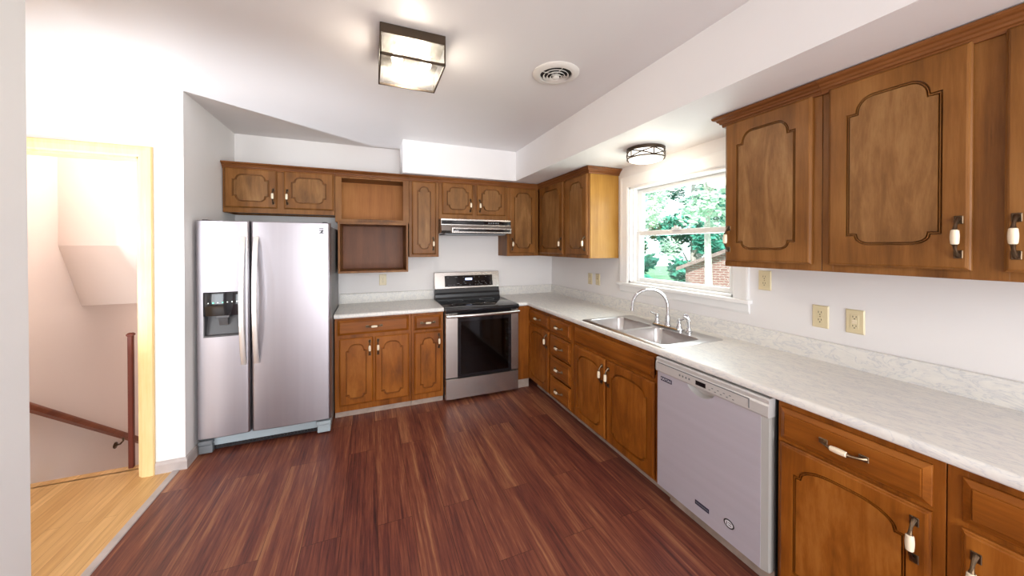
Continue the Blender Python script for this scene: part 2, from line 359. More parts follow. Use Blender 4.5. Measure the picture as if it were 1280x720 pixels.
baseboard('baseboard_alcove', [(DX1+.066,DY), (AX,DY), (AX,-.06)])
baseboard('baseboard_left', [(-3.36,-5.4), (-3.36,-2.082), (-3.48,-2.082)][::1])

# window
FX = .10
win = bpy.data.objects.new('window_1', None); COL.objects.link(win); win['kind'] = 'structure'
jb = MB(); jb.box(0, .16, WY0, WY0+.022, WZ0, WZ1); jb.box(0, .16, WY1-.022, WY1, WZ0, WZ1); jb.box(0, .16, WY0, WY1, WZ1-.022, WZ1); jb.box(.0, .18, WY0, WY1, WZ0, WZ0+.02)
jb.build('jamb', TRIMW, win)
cs = MB()
cp = [(0,0), (0,.010), (.012,.016), (.06,.018), (.090,.022), (.103,.020), (.103,0)]
def casing_x(mb, y0, y1, z0, z1):
    rs = []
    for (cy, cz, sy, sz) in ((y1, z0, 1, 0), (y1, z1, 1, 1), (y0, z1, -1, 1), (y0, z0, -1, 0)):
        rs.append([(-t, cy+sy*o, cz+sz*o) for o, t in cp])
    mb.rings(rs)
casing_x(cs, WY0+.006, WY1-.006, WZ0, WZ1-.006)
cs.build('casing', TRIMW, win)
MB().box(-.045, .06, WY0-.115, WY1+.115, WZ0-.022, WZ0+.004, .004, 2).build('stool', TRIMW, win)
MB().prism([(0,WZ0-.022), (-.018,WZ0-.022), (-.016,WZ0-.07), (-.006,WZ0-.085), (0,WZ0-.085)], 'y', WY0-.10, WY1+.10).build('apron', TRIMW, win)
def sash(name, x, z0, z1, sw, sb):
    y0, y1 = WY0+.022, WY1-.022; m = MB()
    m.box(x, x+.032, y0, y0+sw, z0, z1, .003); m.box(x, x+.032, y1-sw, y1, z0, z1, .003); m.box(x, x+.032, y0+sw, y1-sw, z1-.04, z1, .003); m.box(x, x+.032, y0+sw, y1-sw, z0, z0+sb, .003)
    o = m.build(name, TRIMW, win)
    MB().box(x+.014, x+.018, y0+sw-.004, y1-sw+.004, z0+sb-.004, z1-.036).build('pane', PANE, o)
    return o
sash('sash', .055, WZ0+.02, 1.64, .055, .035)
sash('sash', .09, 1.60, WZ1-.022, .055, .04)
MB().box(.030, .055, WY0+.022, WY0+.040, WZ0+.02, WZ1-.022).box(.030, .055, WY1-.040, WY1-.022, WZ0+.02, WZ1-.022).build('stop', TRIMW, win)
MB().box(.038, .058, -1.99, -1.91, 1.640, 1.655, .003).box(.036,.050,-1.965,-1.935,1.655,1.668,.003).build('sash_lock', TRIMW, win)

# ------------------------------------------------------------------ cabinetry
def offset(pts, d):                 # inward offset of a CCW closed 2D polygon
    n = len(pts); out = []
    for i in range(n):
        a, p, b = Vector(pts[i-1]), Vector(pts[i]), Vector(pts[(i+1) % n])
        e1 = (p-a).normalized(); e2 = (b-p).normalized()
        n1 = Vector((-e1.y, e1.x)); n2 = Vector((-e2.y, e2.x)); k = 1+n1.dot(n2)
        m = (n1+n2)/max(k, .6)
        out.append(tuple(p+m*d))
    return out
def panel_outline(x0, x1, z0, z1, top, bot, seg=7):
    s, rx, ry = top; sb, rbx, rby = bot; P = []
    def arc(cx, cz, rx, ry, a0, a1):
        return [(cx+rx*math.cos(a0+(a1-a0)*k/seg), cz+ry*math.sin(a0+(a1-a0)*k/seg)) for k in range(seg+1)]
    # counter-clockwise from bottom centre
    P += arc(x1-sb-rbx, z0+rby, rbx, rby, -PI/2, 0); P.append((x1, z0+rby))
    P.append((x1, z1-ry)); P += arc(x1-s-rx, z1-ry, rx, ry, 0, PI/2)
    P += arc(x0+s+rx, z1-ry, rx, ry, PI/2, PI); P.append((x0, z1-ry))
    P.append((x0, z0+rby)); P += arc(x0+sb+rbx, z0+rby, rbx, rby, PI, PI*1.5)
    Q = []
    for p in P:
        if not Q or (abs(p[0]-Q[-1][0])+abs(p[1]-Q[-1][1])) > 1e-4: Q.append(p)
    if abs(Q[0][0]-Q[-1][0])+abs(Q[0][1]-Q[-1][1]) < 1e-4: Q.pop()
    return Q
def pull(parent, x, z, y, axis, metal=BRONZE):
    def P(a, b, d):                  # a along the pull, b across, d out from the front
        a *= 1.15; b *= 1.15; d *= 1.1
        return (x+b, y-d, z+a) if axis == 'v' else (x+a, y-d, z+b)
    m = MB()
    for s in (-1, 1):
        c = [P(s*.062, -.009, 0), P(s*.038, .009, .0)]
        lo = [min(a, b) for a, b in zip(*c)]; hi = [max(a, b) for a, b in zip(*c)]
        m.box(lo[0], hi[0], y-.004, y, lo[2], hi[2], .0015)
        m.tube([P(s*.054, 0, .002), P(s*.050, 0, .010), P(s*.042, 0, .018), P(s*.034, 0, .0235), P(s*.026, 0, .026), P(s*.021, 0, .027)], [.0075, .006, .0045, .0042, .0052, .0075], 10)
    m.tube([P(-.03, 0, .0255), P(0, 0, .027), P(.03, 0, .0255)], .0045, 8)
    h = m.build('handle', metal, parent, True)
    ax = (0,0,1) if axis == 'v' else (1,0,0)
    MB().lathe([(.0072,-.0245), (.0095,-.022), (.0107,-.009), (.0110,0), (.0107,.009), (.0095,.022), (.0072,.0245)], P(0, 0, .027), ax, 14).build('handle_grip', CERAM, parent, True)
    return h
def door(cab, x0, x1, z0, z1, yf, top, bot, m=(.058,.058,.058), handle=None, T=.02):
    """routed-panel door; yf = front plane; m = (side, top, bottom) margin of the panel"""
    y = lambda pts, yy: [(p[0], yy, p[1]) for p in pts]
    R = lambda e: [(x0+e, z0+e), (x1-e, z0+e), (x1-e, z1-e), (x0+e, z1-e)]
    b = MB()
    b.rings([y(R(0), yf+T), y(R(0), yf+.009), y(R(.004), yf+.006), y(R(.0065), yf+.002), y(R(.011), yf)], True, True, False)
    o0 = panel_outline(x0+m[0], x1-m[0], z0+m[2], z1-m[1], top, bot)
    b.fill([y(R(.011), yf), y(o0, yf)])
    lv = [(0,0), (.0008,.010), (.0042,.0105), (.0055,.0025), (.0075,.0025), (.0085,.0105), (.0110,.0105), (.012,.0012)]
    L = [y(offset(o0, d), yf+dd) for d, dd in lv]
    b.rings(L, True, False, False)
    d = b.build('door', CABW, cab)
    p = MB(); li = offset(o0, .012); p.fill([y(li, yf+.0012)]); p.strip(y(li, yf+.0012), y(li, yf+.004)); p.build('panel', PANW, d)
    if handle: pull(d, handle[0], handle[1], yf, 'v')
    return d
def drawer(cab, x0, x1, z0, z1, yf, handle=True, T=.02, name='drawer'):
    y = lambda e, yy: [(x0+e, yy, z0+e), (x1-e, yy, z0+e), (x1-e, yy, z1-e), (x0+e, yy, z1-e)]
    b = MB(); b.rings([y(0, yf+T), y(0, yf+.0135), y(.002, yf+.0115), y(.0175, yf+.0035), y(.019, yf+.0045), y(.0205, yf+.0005), y(.022, yf)])
    d = b.build(name, DRWW, cab)
    if handle: pull(d, (x0+x1)/2, (z0+z1)/2, yf, 'h', BRASS)
    return d
def carcass(cab, w, d, z0, z1, rails=(), stiles=(), base=False, toe=.085, sw=.04, frame=None, ends=(None, None)):
    """side, back and bottom panels behind a face frame whose front is at y=-d"""
    t = .016; g = .0008
    c = MB(); c.box(g, t, -d+.018, -g, z0, z1-.002); c.box(w-t, w-g, -d+.018, -g, z0, z1-.002); c.box(t, w-t, -.010, -g, z0, z1-.002); c.box(t, w-t, -d+.018, -.010, z0+.012, z0+.028)
    if not base: c.box(t, w-t, -d+.018, -.010, z1-.02, z1-.004)
    c.build('carcass', SIDEW if ends[0] else CABW, cab)
    f = MB(); y0, y1 = -d, -d+.018
    f.box(g, sw, y0, y1, z0, z1-.001, .001); f.box(w-sw, w-g, y0, y1, z0, z1-.001, .001)
    for a, b in stiles: f.box(a, b, y0, y1, z0, z1-.001, .001)
    for a, b in rails: f.box(sw-.001, w-sw+.001, y0+.0004, y1, a, b, .001)
    f.build('face_frame', CABW, cab)
    if base: MB().box(g, w-g, -d+toe, -d+toe+.012, 0.001, z0+.004, .001).build('toe_kick', TOE, cab)
CROWN = [(0,2.168), (.010,2.168), (.013,2.176), (.013,2.183), (.021,2.186), (.023,2.194), (.030,2.198), (.034,2.206), (.045,2.210), (.050,2.216), (.050,2.224), (0,2.224)]
def crown(cab, path): MB().sweep(path, CROWN).build('crown_molding', CROWNW, cab)
RZ = -PI/2
ZB = 1.394; ZT = 2.218

# --- upper cabinets, back wall (face frames at y=-.30, doors to -.32)
D = .30
US = (.024,.048,.045)       # stepped, rounded shoulders of the small upper door panels
c = thing('wall_cabinet', 'short two-door wooden wall cabinet above the refrigerator', 'cabinet', (AX+.003,0,0))
W = .851
carcass(c, W, D, 1.797, ZT, rails=((1.797,1.845), (2.17,ZT-.001)), stiles=((.385,.45),))
for a, b, hx in ((.014,.392,.366), (.446,.840,.472)): door(c, a, b, 1.840, 2.178, -.32, US, US, (.055,.048,.05), (hx, 1.945))
crown(c, [(0,-D), (W,-D)])

c = thing('microwave_shelf_cabinet', 'doorless wooden cabinet of two open cubbies over the short counter', 'cabinet', (-2.475,0,0))
W = .670
m = MB(); m.box(0.001, .016, -D+.018, -.001, 1.735, ZT-.001); m.box(W-.016, W-.001, -D+.018, -.001, 1.735, ZT-.001); m.box(.016, W-.016, -D+.018, -.012, 2.16, 2.176); m.box(.016, W-.016, -D+.018, -.012, 1.745, 1.761)
m.build('carcass', CABW, c)
MB().box(.016, W-.016, -.012, -.001, 1.761, 2.16).build('back_panel', PLY, c)
m = MB(); m.box(.001, .056, -D, -D+.018, 1.735, ZT-.001, .001); m.box(W-.057, W-.001, -D, -D+.018, 1.735, ZT-.001, .001); m.box(.056, W-.057, -D, -D+.018, 2.155, ZT-.001, .001); m.box(.056, W-.057, -D, -D+.018, 1.735, 1.766, .001)
m.build('face_frame', CABW, c)
m = MB(); X0, X1 = .030, .652; m.box(X0, X0+.018, -.40, -.001, 1.252, 1.733, .001); m.box(X1-.018, X1, -.40, -.001, 1.252, 1.733, .001); m.box(X0+.018, X1-.018, -.40, -.001, 1.712, 1.733, .001); m.box(X0+.018, X1-.018, -.40, -.001, 1.252, 1.272, .001)
m.build('cubby_box', CABW, c)
MB().box(X0+.018, X1-.018, -.012, -.001, 1.272, 1.712).build('cubby_back', INW, c)
crown(c, [(0,-D), (W,-D)])

c = thing('wall_cabinet', 'narrow tall one-door wooden wall cabinet between open cubbies and range hood', 'cabinet', (-1.804,0,0))
carcass(c, .300, D, ZB, ZT, rails=((ZB,ZB+.04), (2.17,ZT-.001)))
door(c, .028, .268, 1.422, 2.168, -.32, (.020,.042,.045), (.020,.042,.045), (.05,.05,.05), (.240, 1.53))
crown(c, [(0,-D), (.300,-D)])

c = thing('wall_cabinet', 'short two-door wooden wall cabinet directly above the range hood', 'cabinet', (-1.503,0,0))
W = .766
carcass(c, W, D, 1.79, ZT, rails=((1.79,1.848), (2.17,ZT-.001)), stiles=((.355,.42),))
for a, b, hx in ((.034,.362,.336), (.415,.741,.441)): door(c, a, b, 1.845, 2.178, -.32, US, US, (.045,.045,.045), (hx, 1.945))
crown(c, [(0,-D), (W,-D)])

c = thing('wall_cabinet', 'tall one-door wooden wall cabinet in the corner beside the range hood', 'cabinet', (-.736,0,0))
carcass(c, .395, D, ZB, ZT, rails=((ZB,ZB+.04), (2.17,ZT-.001)))
door(c, .028, .354, 1.428, 2.170, -.32, (.026,.05,.05), (.026,.05,.05), (.05,.05,.05), (.056, 1.53))
crown(c, [(0,-D), (.395,-D)])

# --- upper cabinets, right wall
D = .331
UA = (.028,.055,.062); UC = (.026,.05,.036)
c = thing('wall_cabinet', 'tall two-door corner wall cabinet left of the window, wood end panel with window light in its colour', 'cabinet', (0,0,0), RZ)
Wc = 1.315
carcass(c, Wc, D, ZB, ZT, rails=((ZB,ZB+.04), (2.17,ZT-.001)), stiles=((.30,.36), (.87,.95)))
MB().box(Wc-.0005, Wc+.006, -D+.012, -.001, ZB, ZT-.002, .001).build('end_panel', SIDEW, c)
door(c, .340, .876, 1.424, 2.172, -.351, UA, UC, (.06,.055,.055), (.848, 1.53))
door(c, .936, 1.306, 1.424, 2.172, -.351, UA, UC, (.06,.055,.055), (1.280, 1.53))
crown(c, [(.30,-D), (Wc+.006,-D), (Wc+.006,-.001)])

c = thing('wall_cabinet', 'tall one-door wall cabinet just right of the window', 'cabinet', (0,-2.640,0), RZ)
carcass(c, .455, D, ZB, ZT, rails=((ZB,ZB+.04), (2.17,ZT-.001)))
door(c, .013, .422, 1.424, 2.178, -.351, UA, UC, (.062,.066,.062), (.036, 1.545))
crown(c, [(0,-.001), (0,-D), (.455,-D)])

c = thing('wall_cabinet', 'wide two-door wall cabinet above the pair of close-set outlets', 'cabinet', (0,-3.096,0), RZ)
carcass(c, .93, D, ZB, ZT, rails=((ZB,ZB+.04), (2.17,ZT-.001)), stiles=((.41,.49),))
door(c, .028, .417, 1.424, 2.180, -.351, UA, UC, (.062,.075,.085), (.392, 1.535))
door(c, .481, .870, 1.424, 2.180, -.351, UA, UC, (.062,.075,.085), (.506, 1.535))
crown(c, [(0,-D), (.93,-D)])

# --- base cabinets
D = .60; YF = -.62; BT = .874; CABW, PANW = BSW, BSP
def AR(w, m): return (.020, (w-2*m-.040)/2*.78, .055)
def AB(w, m): return (.022, (w-2*m-.044)/2*.50, .032)
def bdoor(c, a, b, z0, z1, hx, hz): door(c, a, b, z0, z1, YF, AR(b-a, .050), AB(b-a, .050), (.050,.05,.05), (hx, hz))
c = thing('base_cabinet', 'wooden base cabinet with one wide drawer and two doors beside the refrigerator', 'cabinet', (-2.458,0,0))
carcass(c, .642, D, .052, BT, rails=((.052,.13), (.69,.735), (.84,BT-.002)), stiles=((.31,.335),), base=True, toe=.018)
drawer(c, .022, .619, .724, .858, YF)
bdoor(c, .036, .308, .108, .694, .282, .60); bdoor(c, .326, .619, .108, .694, .352, .60)
c = thing('base_cabinet', 'narrow wooden base cabinet with one small drawer and one door beside the range', 'cabinet', (-1.815,0,0))
carcass(c, .298, D, .052, BT, rails=((.052,.13), (.69,.735), (.84,BT-.002)), base=True, toe=.018)
drawer(c, .026, .274, .714, .850, YF); bdoor(c, .026, .278, .108, .690, .252, .60)

c = thing('base_cabinet', 'wooden corner base cabinet with one drawer over one door beside the range', 'cabinet', (0,-.625,0), RZ)
Wc = .456
carcass(c, Wc, D, .10, BT, rails=((.10,.14), (.69,.735), (.84,BT-.002)), base=True)
drawer(c, .006, .447, .715, .840, YF); bdoor(c, .006, .447, .115, .692, .420, .60)
MB().box(-.045, .0, -D-.136, -D, .10, BT-.002, .001).build('filler_panel', CABW, c)
MB().box(-.045, -.035, -D-.136, -D, .001, .1).build('toe_kick', TOE, c)
c = thing('base_cabinet', 'narrow wooden base cabinet of four stacked drawers', 'cabinet', (0,-1.082,0), RZ)
carcass(c, .408, D, .10, BT, rails=((.10,.12), (.30,.325), (.49,.53), (.685,.735), (.84,BT-.002)), base=True)
for a, b in ((.112,.292), (.312,.484), (.504,.682), (.712,.840)): drawer(c, .012, .374, a, b, YF)
c = thing('base_cabinet', 'wooden sink base cabinet with a long blank drawer front and two doors', 'cabinet', (0,-1.491,0), RZ)
carcass(c, .955, D, .10, BT, rails=((.10,.14), (.69,.735), (.84,BT-.002)), stiles=((.44,.46),), base=True)
drawer(c, .034, .906, .716, .842, YF, handle=False, name='false_front')
bdoor(c, .034, .443, .116, .692, .416, .580); bdoor(c, .463, .914, .116, .692, .490, .580)
c = thing('base_cabinet', 'wooden base cabinet with one drawer over one door beside the dishwasher', 'cabinet', (0,-3.080,0), RZ)
carcass(c, .460, D, .10, BT, rails=((.10,.14), (.69,.735), (.84,BT-.002)), base=True)
drawer(c, .014, .434, .720, .846, YF); bdoor(c, .014, .434, .118, .704, .402, .600)
c = thing('base_cabinet', 'wooden base cabinet with a drawer over paired doors, second from the dishwasher', 'cabinet', (0,-3.541,0), RZ)
carcass(c, .60, D, .10, BT, rails=((.10,.14), (.69,.735), (.84,BT-.002)), base=True)
drawer(c, .031, .565, .720, .846, YF); bdoor(c, .031, .296, .118, .702, .060, .585); bdoor(c, .303, .565, .118, .702, .538, .585)

# --- countertops
NOSE = [(0,.914), (.006,.914), (.013,.911), (.018,.905), (.020,.897), (.020,.884), (.017,.878), (.010,.876), (0,.876)]
BS = [(0,.912), (.018,.912), (.018,1.008), (.015,1.014), (.010,1.016), (0,1.016)]
SX0, SX1, SY0, SY1 = -.592, -.125, -2.460, -1.632   # sink cut-out
def rrect(x0, x1, y0, y1, r, z, seg=5):
    P = []
    for cx, cy, a in ((x1-r,y1-r,0), (x0+r,y1-r,PI/2), (x0+r,y0+r,PI), (x1-r,y0+r,1.5*PI)):
        P += [(cx+r*math.cos(a+PI/2*k/seg), cy+r*math.sin(a+PI/2*k/seg), z) for k in range(seg+1)]
    return P
ct = thing('countertop', 'long white marble-look laminate worktop running under the window around the corner', 'countertop', (0,0,.876))
def low(o): 
    for v in o.data.vertices: v.co.z -= .876
    return o
m = MB()
YE = -4.6
out = [(-.002,-.002), (-.750,-.002), (-.750,-.615), (-.615,-.615), (-.615,YE), (-.002,YE)]
hole = rrect(SX0, SX1, SY0, SY1, .03, .914)
m.fill([[(x,y,.914) for x,y in out], hole]); m.fill([[(x,y,.876) for x,y in out], [(p[0],p[1],.876) for p in hole]]); m.strip(hole, [(p[0],p[1],.876) for p in hole])
m.strip([(x,y,.914) for x,y in out], [(x,y,.876) for x,y in out])
low(m.build('slab', MARB, ct)); 
low(MB().sweep([(-.615,YE), (-.615,-.615), (-.750,-.615)], [(-o, z) for o, z in NOSE]).build('front_edge', MARB, ct, True, 60))
low(MB().sweep([(-.750,-.0015), (-.0015,-.0015), (-.0015,YE)], BS).build('backsplash', MARB, ct))
c2 = thing('countertop', 'short white marble-look laminate worktop between refrigerator and range', 'countertop', (0,0,.876))
low(MB().box(-2.460, -1.516, -.615, -.002, .876, .914).build('slab', MARB, c2))
low(MB().sweep([(-2.460,-.615), (-1.516,-.615)], NOSE).build('front_edge', MARB, c2, True, 60))
low(MB().sweep([(-2.460,-.0015), (-1.516,-.0015)], BS).build('backsplash', MARB, c2))

# --- sink, faucet, sprayer
sk = thing('kitchen_sink', 'stainless steel double bowl drop-in sink set into the worktop under the window', 'sink', (0,0,.914))
rz = .0045
m = MB()
b1 = rrect(-.572, -.245, -2.022, -1.655, .05, rz); b2 = rrect(-.572, -.245, -2.424, -2.057, .05, rz)
rim = rrect(-.609, -.108, -2.474, -1.620, .03, rz-.001); rim0 = rrect(-.613, -.104, -2.478, -1.616, .032, .0005)
m.strip(rim0, rim); m.fill([rim, b1, b2])
rim_o = m.build('rim', SINKM, sk, True, 50)
for (x0, x1, y0, y1) in ((-.572,-.245,-2.022,-1.655), (-.572,-.245,-2.424,-2.057)):
    m = MB(); R = lambda i, z, r: rrect(x0+i, x1-i, y0+i, y1-i, r, z)
    m.rings([R(0, rz, .05), R(.004, -.004, .05), R(.010, -.14, .05), R(.018, -.158, .045), R(.035, -.166, .035)], True, False, True)
    bo = m.build('basin', SINKM, sk, True, 50)
    MB().lathe([(.042,-.1655), (.042,-.163), (.034,-.1625), (.030,-.1645), (.001,-.1650)], ((x0+x1)/2, (y0+y1)/2, 0), n=20).build('drain', CHROME, bo, True)
fz = .914+rz
fa = thing('faucet', 'chrome gooseneck kitchen faucet with two lever handles behind the sink', 'faucet', (-.178,-2.085,fz))
m = MB(); m.rings([[(p[0],p[1],0.0005) for p in rrect(-.03,.03,-.135,.135,.028,0)], [(p[0],p[1],.008) for p in rrect(-.03,.03,-.135,.135,.028,0)], [(p[0],p[1],.012) for p in rrect(-.025,.025,-.13,.13,.024,0)]]); m.build('escutcheon', CHROME, fa, True)
m = MB(); m.lathe([(.024,.010), (.024,.02), (.018,.03), (.016,.07), (.0135,.085)], n=18)
R_ = .122; h0 = .150
path = [(0,0,.08), (0,0,h0)] + [((-1+math.cos(a))*R_*.83, (1-math.cos(a))*R_*.56, h0+R_*math.sin(a)) for a in [PI*k/14 for k in range(1, 14)]] + [(-2*R_*.83, 2*R_*.56, h0), (-2*R_*.83-.002, 2*R_*.56+.002, h0-.03)]
m.tube(path, .0105, 14); m.lathe([(.0125,0), (.0125,.02)], (-2*R_*.83-.002, 2*R_*.56+.002, h0-.038), n=14)
m.build('spout', CHROME, fa, True, 50)
for s in (-1, 1):
    m = MB(); m.lathe([(.020,.010), (.020,.02), (.015,.03), (.0135,.06), (.015,.068), (.010,.078), (.002,.080)], (0,s*.102,0), n=16)
    m.tube([(0,s*.102,.070), (-.008,s*.125,.078), (-.016,s*.155,.086)], [.007,.006,.005], 10); m.build('lever_handle', CHROME, fa, True, 50)
sp = thing('side_sprayer', 'chrome pull-out side sprayer standing beside the faucet', 'sprayer', (-.172,-2.262,fz))
MB().lathe([(.022,.0005), (.022,.008), (.016,.014), (.014,.03)], n=16).build('base', CHROME, sp, True)
m = MB(); m.tube([(0,0,.026), (0,0,.06), (-.002,.003,.085), (-.010,.010,.103), (-.024,.022,.110)], [.012,.011,.013,.016,.015], 14); m.tube([(-.004,-.012,.08), (-.012,-.002,.118), (-.022,.010,.126)], [.004,.005,.004], 8)
m.build('spray_head', CHROME, sp, True, 50)

# ------------------------------------------------------------------ refrigerator
fr = thing('refrigerator', 'stainless side-by-side refrigerator with a dispenser in its narrow door', 'refrigerator', (-3.313,0,0))
FW = .850
MB().box(.004, FW-.004, -.785, -.05, .035, 1.668, .006, 2).build('body', GREYB, fr, False)
def fdoor(name, x0, x1, z0, z1, hole=None):
    xm = (x0+x1)/2; hw = (x1-x0)/2
    def yf(x):
        u = abs(x-xm)/hw; e = max(0, (hw-abs(x-xm)))
        r = .018; edge = r-math.sqrt(max(0, r*r-(r-min(e, r))**2))
        return -.868+.010*u*u*1.0+edge
    xs = sorted(set([x0+k*.0035 for k in range(6)]+[x1-k*.0035 for k in range(6)]+[x0+(x1-x0)*k/12 for k in range(13)]+([hole[0], hole[1]] if hole else [])))
    xs = [x for i, x in enumerate(xs) if i == 0 or x-xs[i-1] > 1e-5]
    zs = [z0, z0+.006]+([hole[2], hole[3]] if hole else [])+[z1-.006, z1]
    t = bmesh.new(); G = {}
    for i, x in enumerate(xs):
        for j, z in enumerate(zs):
            G[i,j] = t.verts.new((x, yf(x)+(.006 if j in (0, len(zs)-1) else 0), z))
    for i in range(len(xs)-1):
        for j in range(len(zs)-1):
            if hole and xs[i] >= hole[0]-1e-6 and xs[i+1] <= hole[1]+1e-6 and zs[j] >= hole[2]-1e-6 and zs[j+1] <= hole[3]+1e-6: continue
            t.faces.new((G[i,j], G[i+1,j], G[i+1,j+1], G[i,j+1]))
    nb = [t.verts.new((x, -.79, z)) for x in (x0, x1) for z in (z0, z1)]
    J = len(zs)-1; I = len(xs)-1
    t.faces.new([G[i,0] for i in range(I+1)]+[nb[2], nb[0]]); t.faces.new([G[i,J] for i in range(I, -1, -1)]+[nb[1], nb[3]])
    t.faces.new([nb[0], nb[1]]+[G[0,j] for j in range(J, -1, -1)]); t.faces.new([nb[3], nb[2]]+[G[I,j] for j in range(J+1)]); t.faces.new((nb[0], nb[2], nb[3], nb[1]))
    m = MB(); m._merge(t); return m.build(name, SSV, fr, True, 40), yf
DH = (.048,.262,.853,1.176)
fd, yf1 = fdoor('door', .002, .318, .126, 1.690, DH)
rd, yf2 = fdoor('door', .326, FW-.002, .126, 1.690)
fd['label'] = 'narrow freezer door with ice dispenser'; rd['label'] = 'wide plain refrigerator door'
def bow(d, x, y0):
    n = 16; P = [(x, y0-.004-.058*math.sin(PI*(k/n))**.62, .637+.938*k/n) for k in range(n+1)]
    MB().ribbon(P, (1,0,0),   .033, .015).build('handle', HANDM, d, True, 50)
bow(fd, .284, yf1(.284)); bow(rd, .362, yf2(.362))
dp = MB(); x0, x1, z0, z1 = DH
yb = -.80
dp.box(x0, x1, -.872, -.80, 1.005, z1, .004, 2)
dp.build('dispenser_panel', BLACKG, fd, True)
m = MB(); m.box(x0, x0+.006, -.866, yb, z0, 1.005); m.box(x1-.006, x1, -.866, yb, z0, 1.005); m.box(x0, x1, -.868, yb, z0, z0+.012, .002); m.box(x0, x1, yb, yb+.006, z0, 1.01); m.prism([(yb,z0+.012), (yb-.03,z0+.012), (yb,1.005)], 'x', x0+.006, x1-.006)
m.build('dispenser_recess', DISPG, fd)
m = MB(); m.box(.115, .197, -.862, -.80, .985, 1.007, .004); m.prism([(-.852,.985), (-.82,.985), (-.815,.935), (-.835,.93)], 'x', .130, .182); m.build('dispenser_nozzle', DISPG, fd)
for k in range(7):
    MB().lathe([(.0032 if k != 1 else .005, 0), (.0032 if k != 1 else .005, .0012)], (.079+.0275*k, -.8721, 1.098+.001*k), (0,-1,0), 10).build('indicator_light', GREENL if k in (1,3) else WHITEL, fd)
# emblem at the top corner: stacked dark bars and a slanting stroke
m = MB(); ex, ez = FW-.062, 1.606; ye = yf2(ex)
for dz in (0, .020, .034): m.box(ex-.016, ex+.016, ye-.0012, ye+.002, ez+dz, ez+dz+.0075)
m.prism([(ex-.012,ez+.003), (ex+.004,ez+.003), (ex+.015,ez+.022), (ex+.001,ez+.022)], 'y', ye-.0011, ye+.002)
m.build('emblem', BLACKP, rd)
m = MB(); m.box(.02, FW-.02, -.80, -.77, .045, .120, .003); m.build('grille', GRILLE, fr)
m = MB()
for k in range(30): m.box(.10+k*.0225, .115+k*.0225, -.806, -.798, .030, .046, .001)
m.box(.08, FW-.08, -.799, -.785, .02, .05); m.build('grille_slots', BLACKP, fr)
m = MB(); m.box(.004, .085, -.845, -.76, .075, .105, .004); m.box(.004, .085, -.835, -.76, .012, .07, .004); m.build('hinge_cover', GREYP, fr)
m = MB(); m.box(FW-.105, FW-.004, -.845, -.76, .078, .108, .004); m.box(FW-.10, FW-.008, -.83, -.76, .012, .075, .004); m.build('hinge_cover', GRILLE, fr)
for x in (.03, FW-.06): MB().box(x, x+.035, -.83, -.73, 1.668, 1.698, .005, 2).build('top_hinge', BLACKP, fr)
for x in (.09, FW-.09):
    for y in (-.74, -.12): MB().lathe([(.02,0), (.02,.036)], (x, y, 0), n=12).build('foot', BLACKP, fr)

# ------------------------------------------------------------------ range
rg = thing('electric_range', 'stainless electric range with black glass cooktop and oven window', 'range', (-1.510,0,0))
RW = .756
m = MB(); m.box(.006, RW-.006, -.62, -.03, .03, .888); m.build('body', GREYB, rg)
m = MB(); m.box(.002, RW-.002, -.668, -.085, .892, .912, .004, 2); m.build('cooktop', BLACKG, rg, True)
m = MB(); m.prism([(-.668,.912), (-.690,.905), (-.694,.893), (-.690,.872), (-.668,.868), (-.60,.868), (-.60,.892)], 'x', .001, RW-.001); m.build('cooktop_front', BLACKG, rg, True, 40)
for cx, cy, r in ((.20,-.50,.10), (.56,-.50,.115), (.20,-.22,.085), (.56,-.22,.085)):
    MB().lathe([(r,.9121), (r,.9124), (r-.004,.9124), (r-.004,.9121)], (cx,cy,0), n=40, cap=False).build('burner_ring', GREYP, rg)
m = MB(); m.prism([(-.03,.90), (-.030,1.03), (-.085,1.03), (-.095,.985), (-.110,.965), (-.112,.935), (-.125,.915), (-.125,.90)], 'x', .004, RW-.004); m.build('backguard_base', BLACKP, rg)
m = MB(); m.prism([(-.02,1.028), (-.02,1.205), (-.050,1.212), (-.068,1.206), (-.098,1.032)], 'x', 0, RW); bg = m.build('backguard', SSH, rg)
def bgp(z): return -.098+(z-1.032)/(1.206-1.032)*.030
m = MB(); m.prism([(bgp(1.05)-.003,1.05), (bgp(1.05)+.01,1.05), (bgp(1.172)+.01,1.172), (bgp(1.172)-.003,1.172)], 'x', .110, .672); cp_ = m.build('control_panel', BLACKG, rg)
m = MB(); zc = 1.118; m.prism([(bgp(1.118)-.0038,1.118), (bgp(1.118)-.002,1.118), (bgp(1.142)-.002,1.142), (bgp(1.142)-.0038,1.142)], 'x', .345, .425); m.build('clock_display', CLOCK, cp_)
m = MB()
random.seed(3)
for k in range(42):
    x = .125+random.random()*.53; z = random.choice((1.066,1.080,1.098,1.150))
    if .33 < x < .44 and z > 1.09: continue
    m.prism([(bgp(z)-.0036,z), (bgp(z)-.002,z), (bgp(z+.004)-.002,z+.004), (bgp(z+.004)-.0036,z+.004)], 'x', x, x+.012)
m.build('touch_markings', GREYP, cp_)
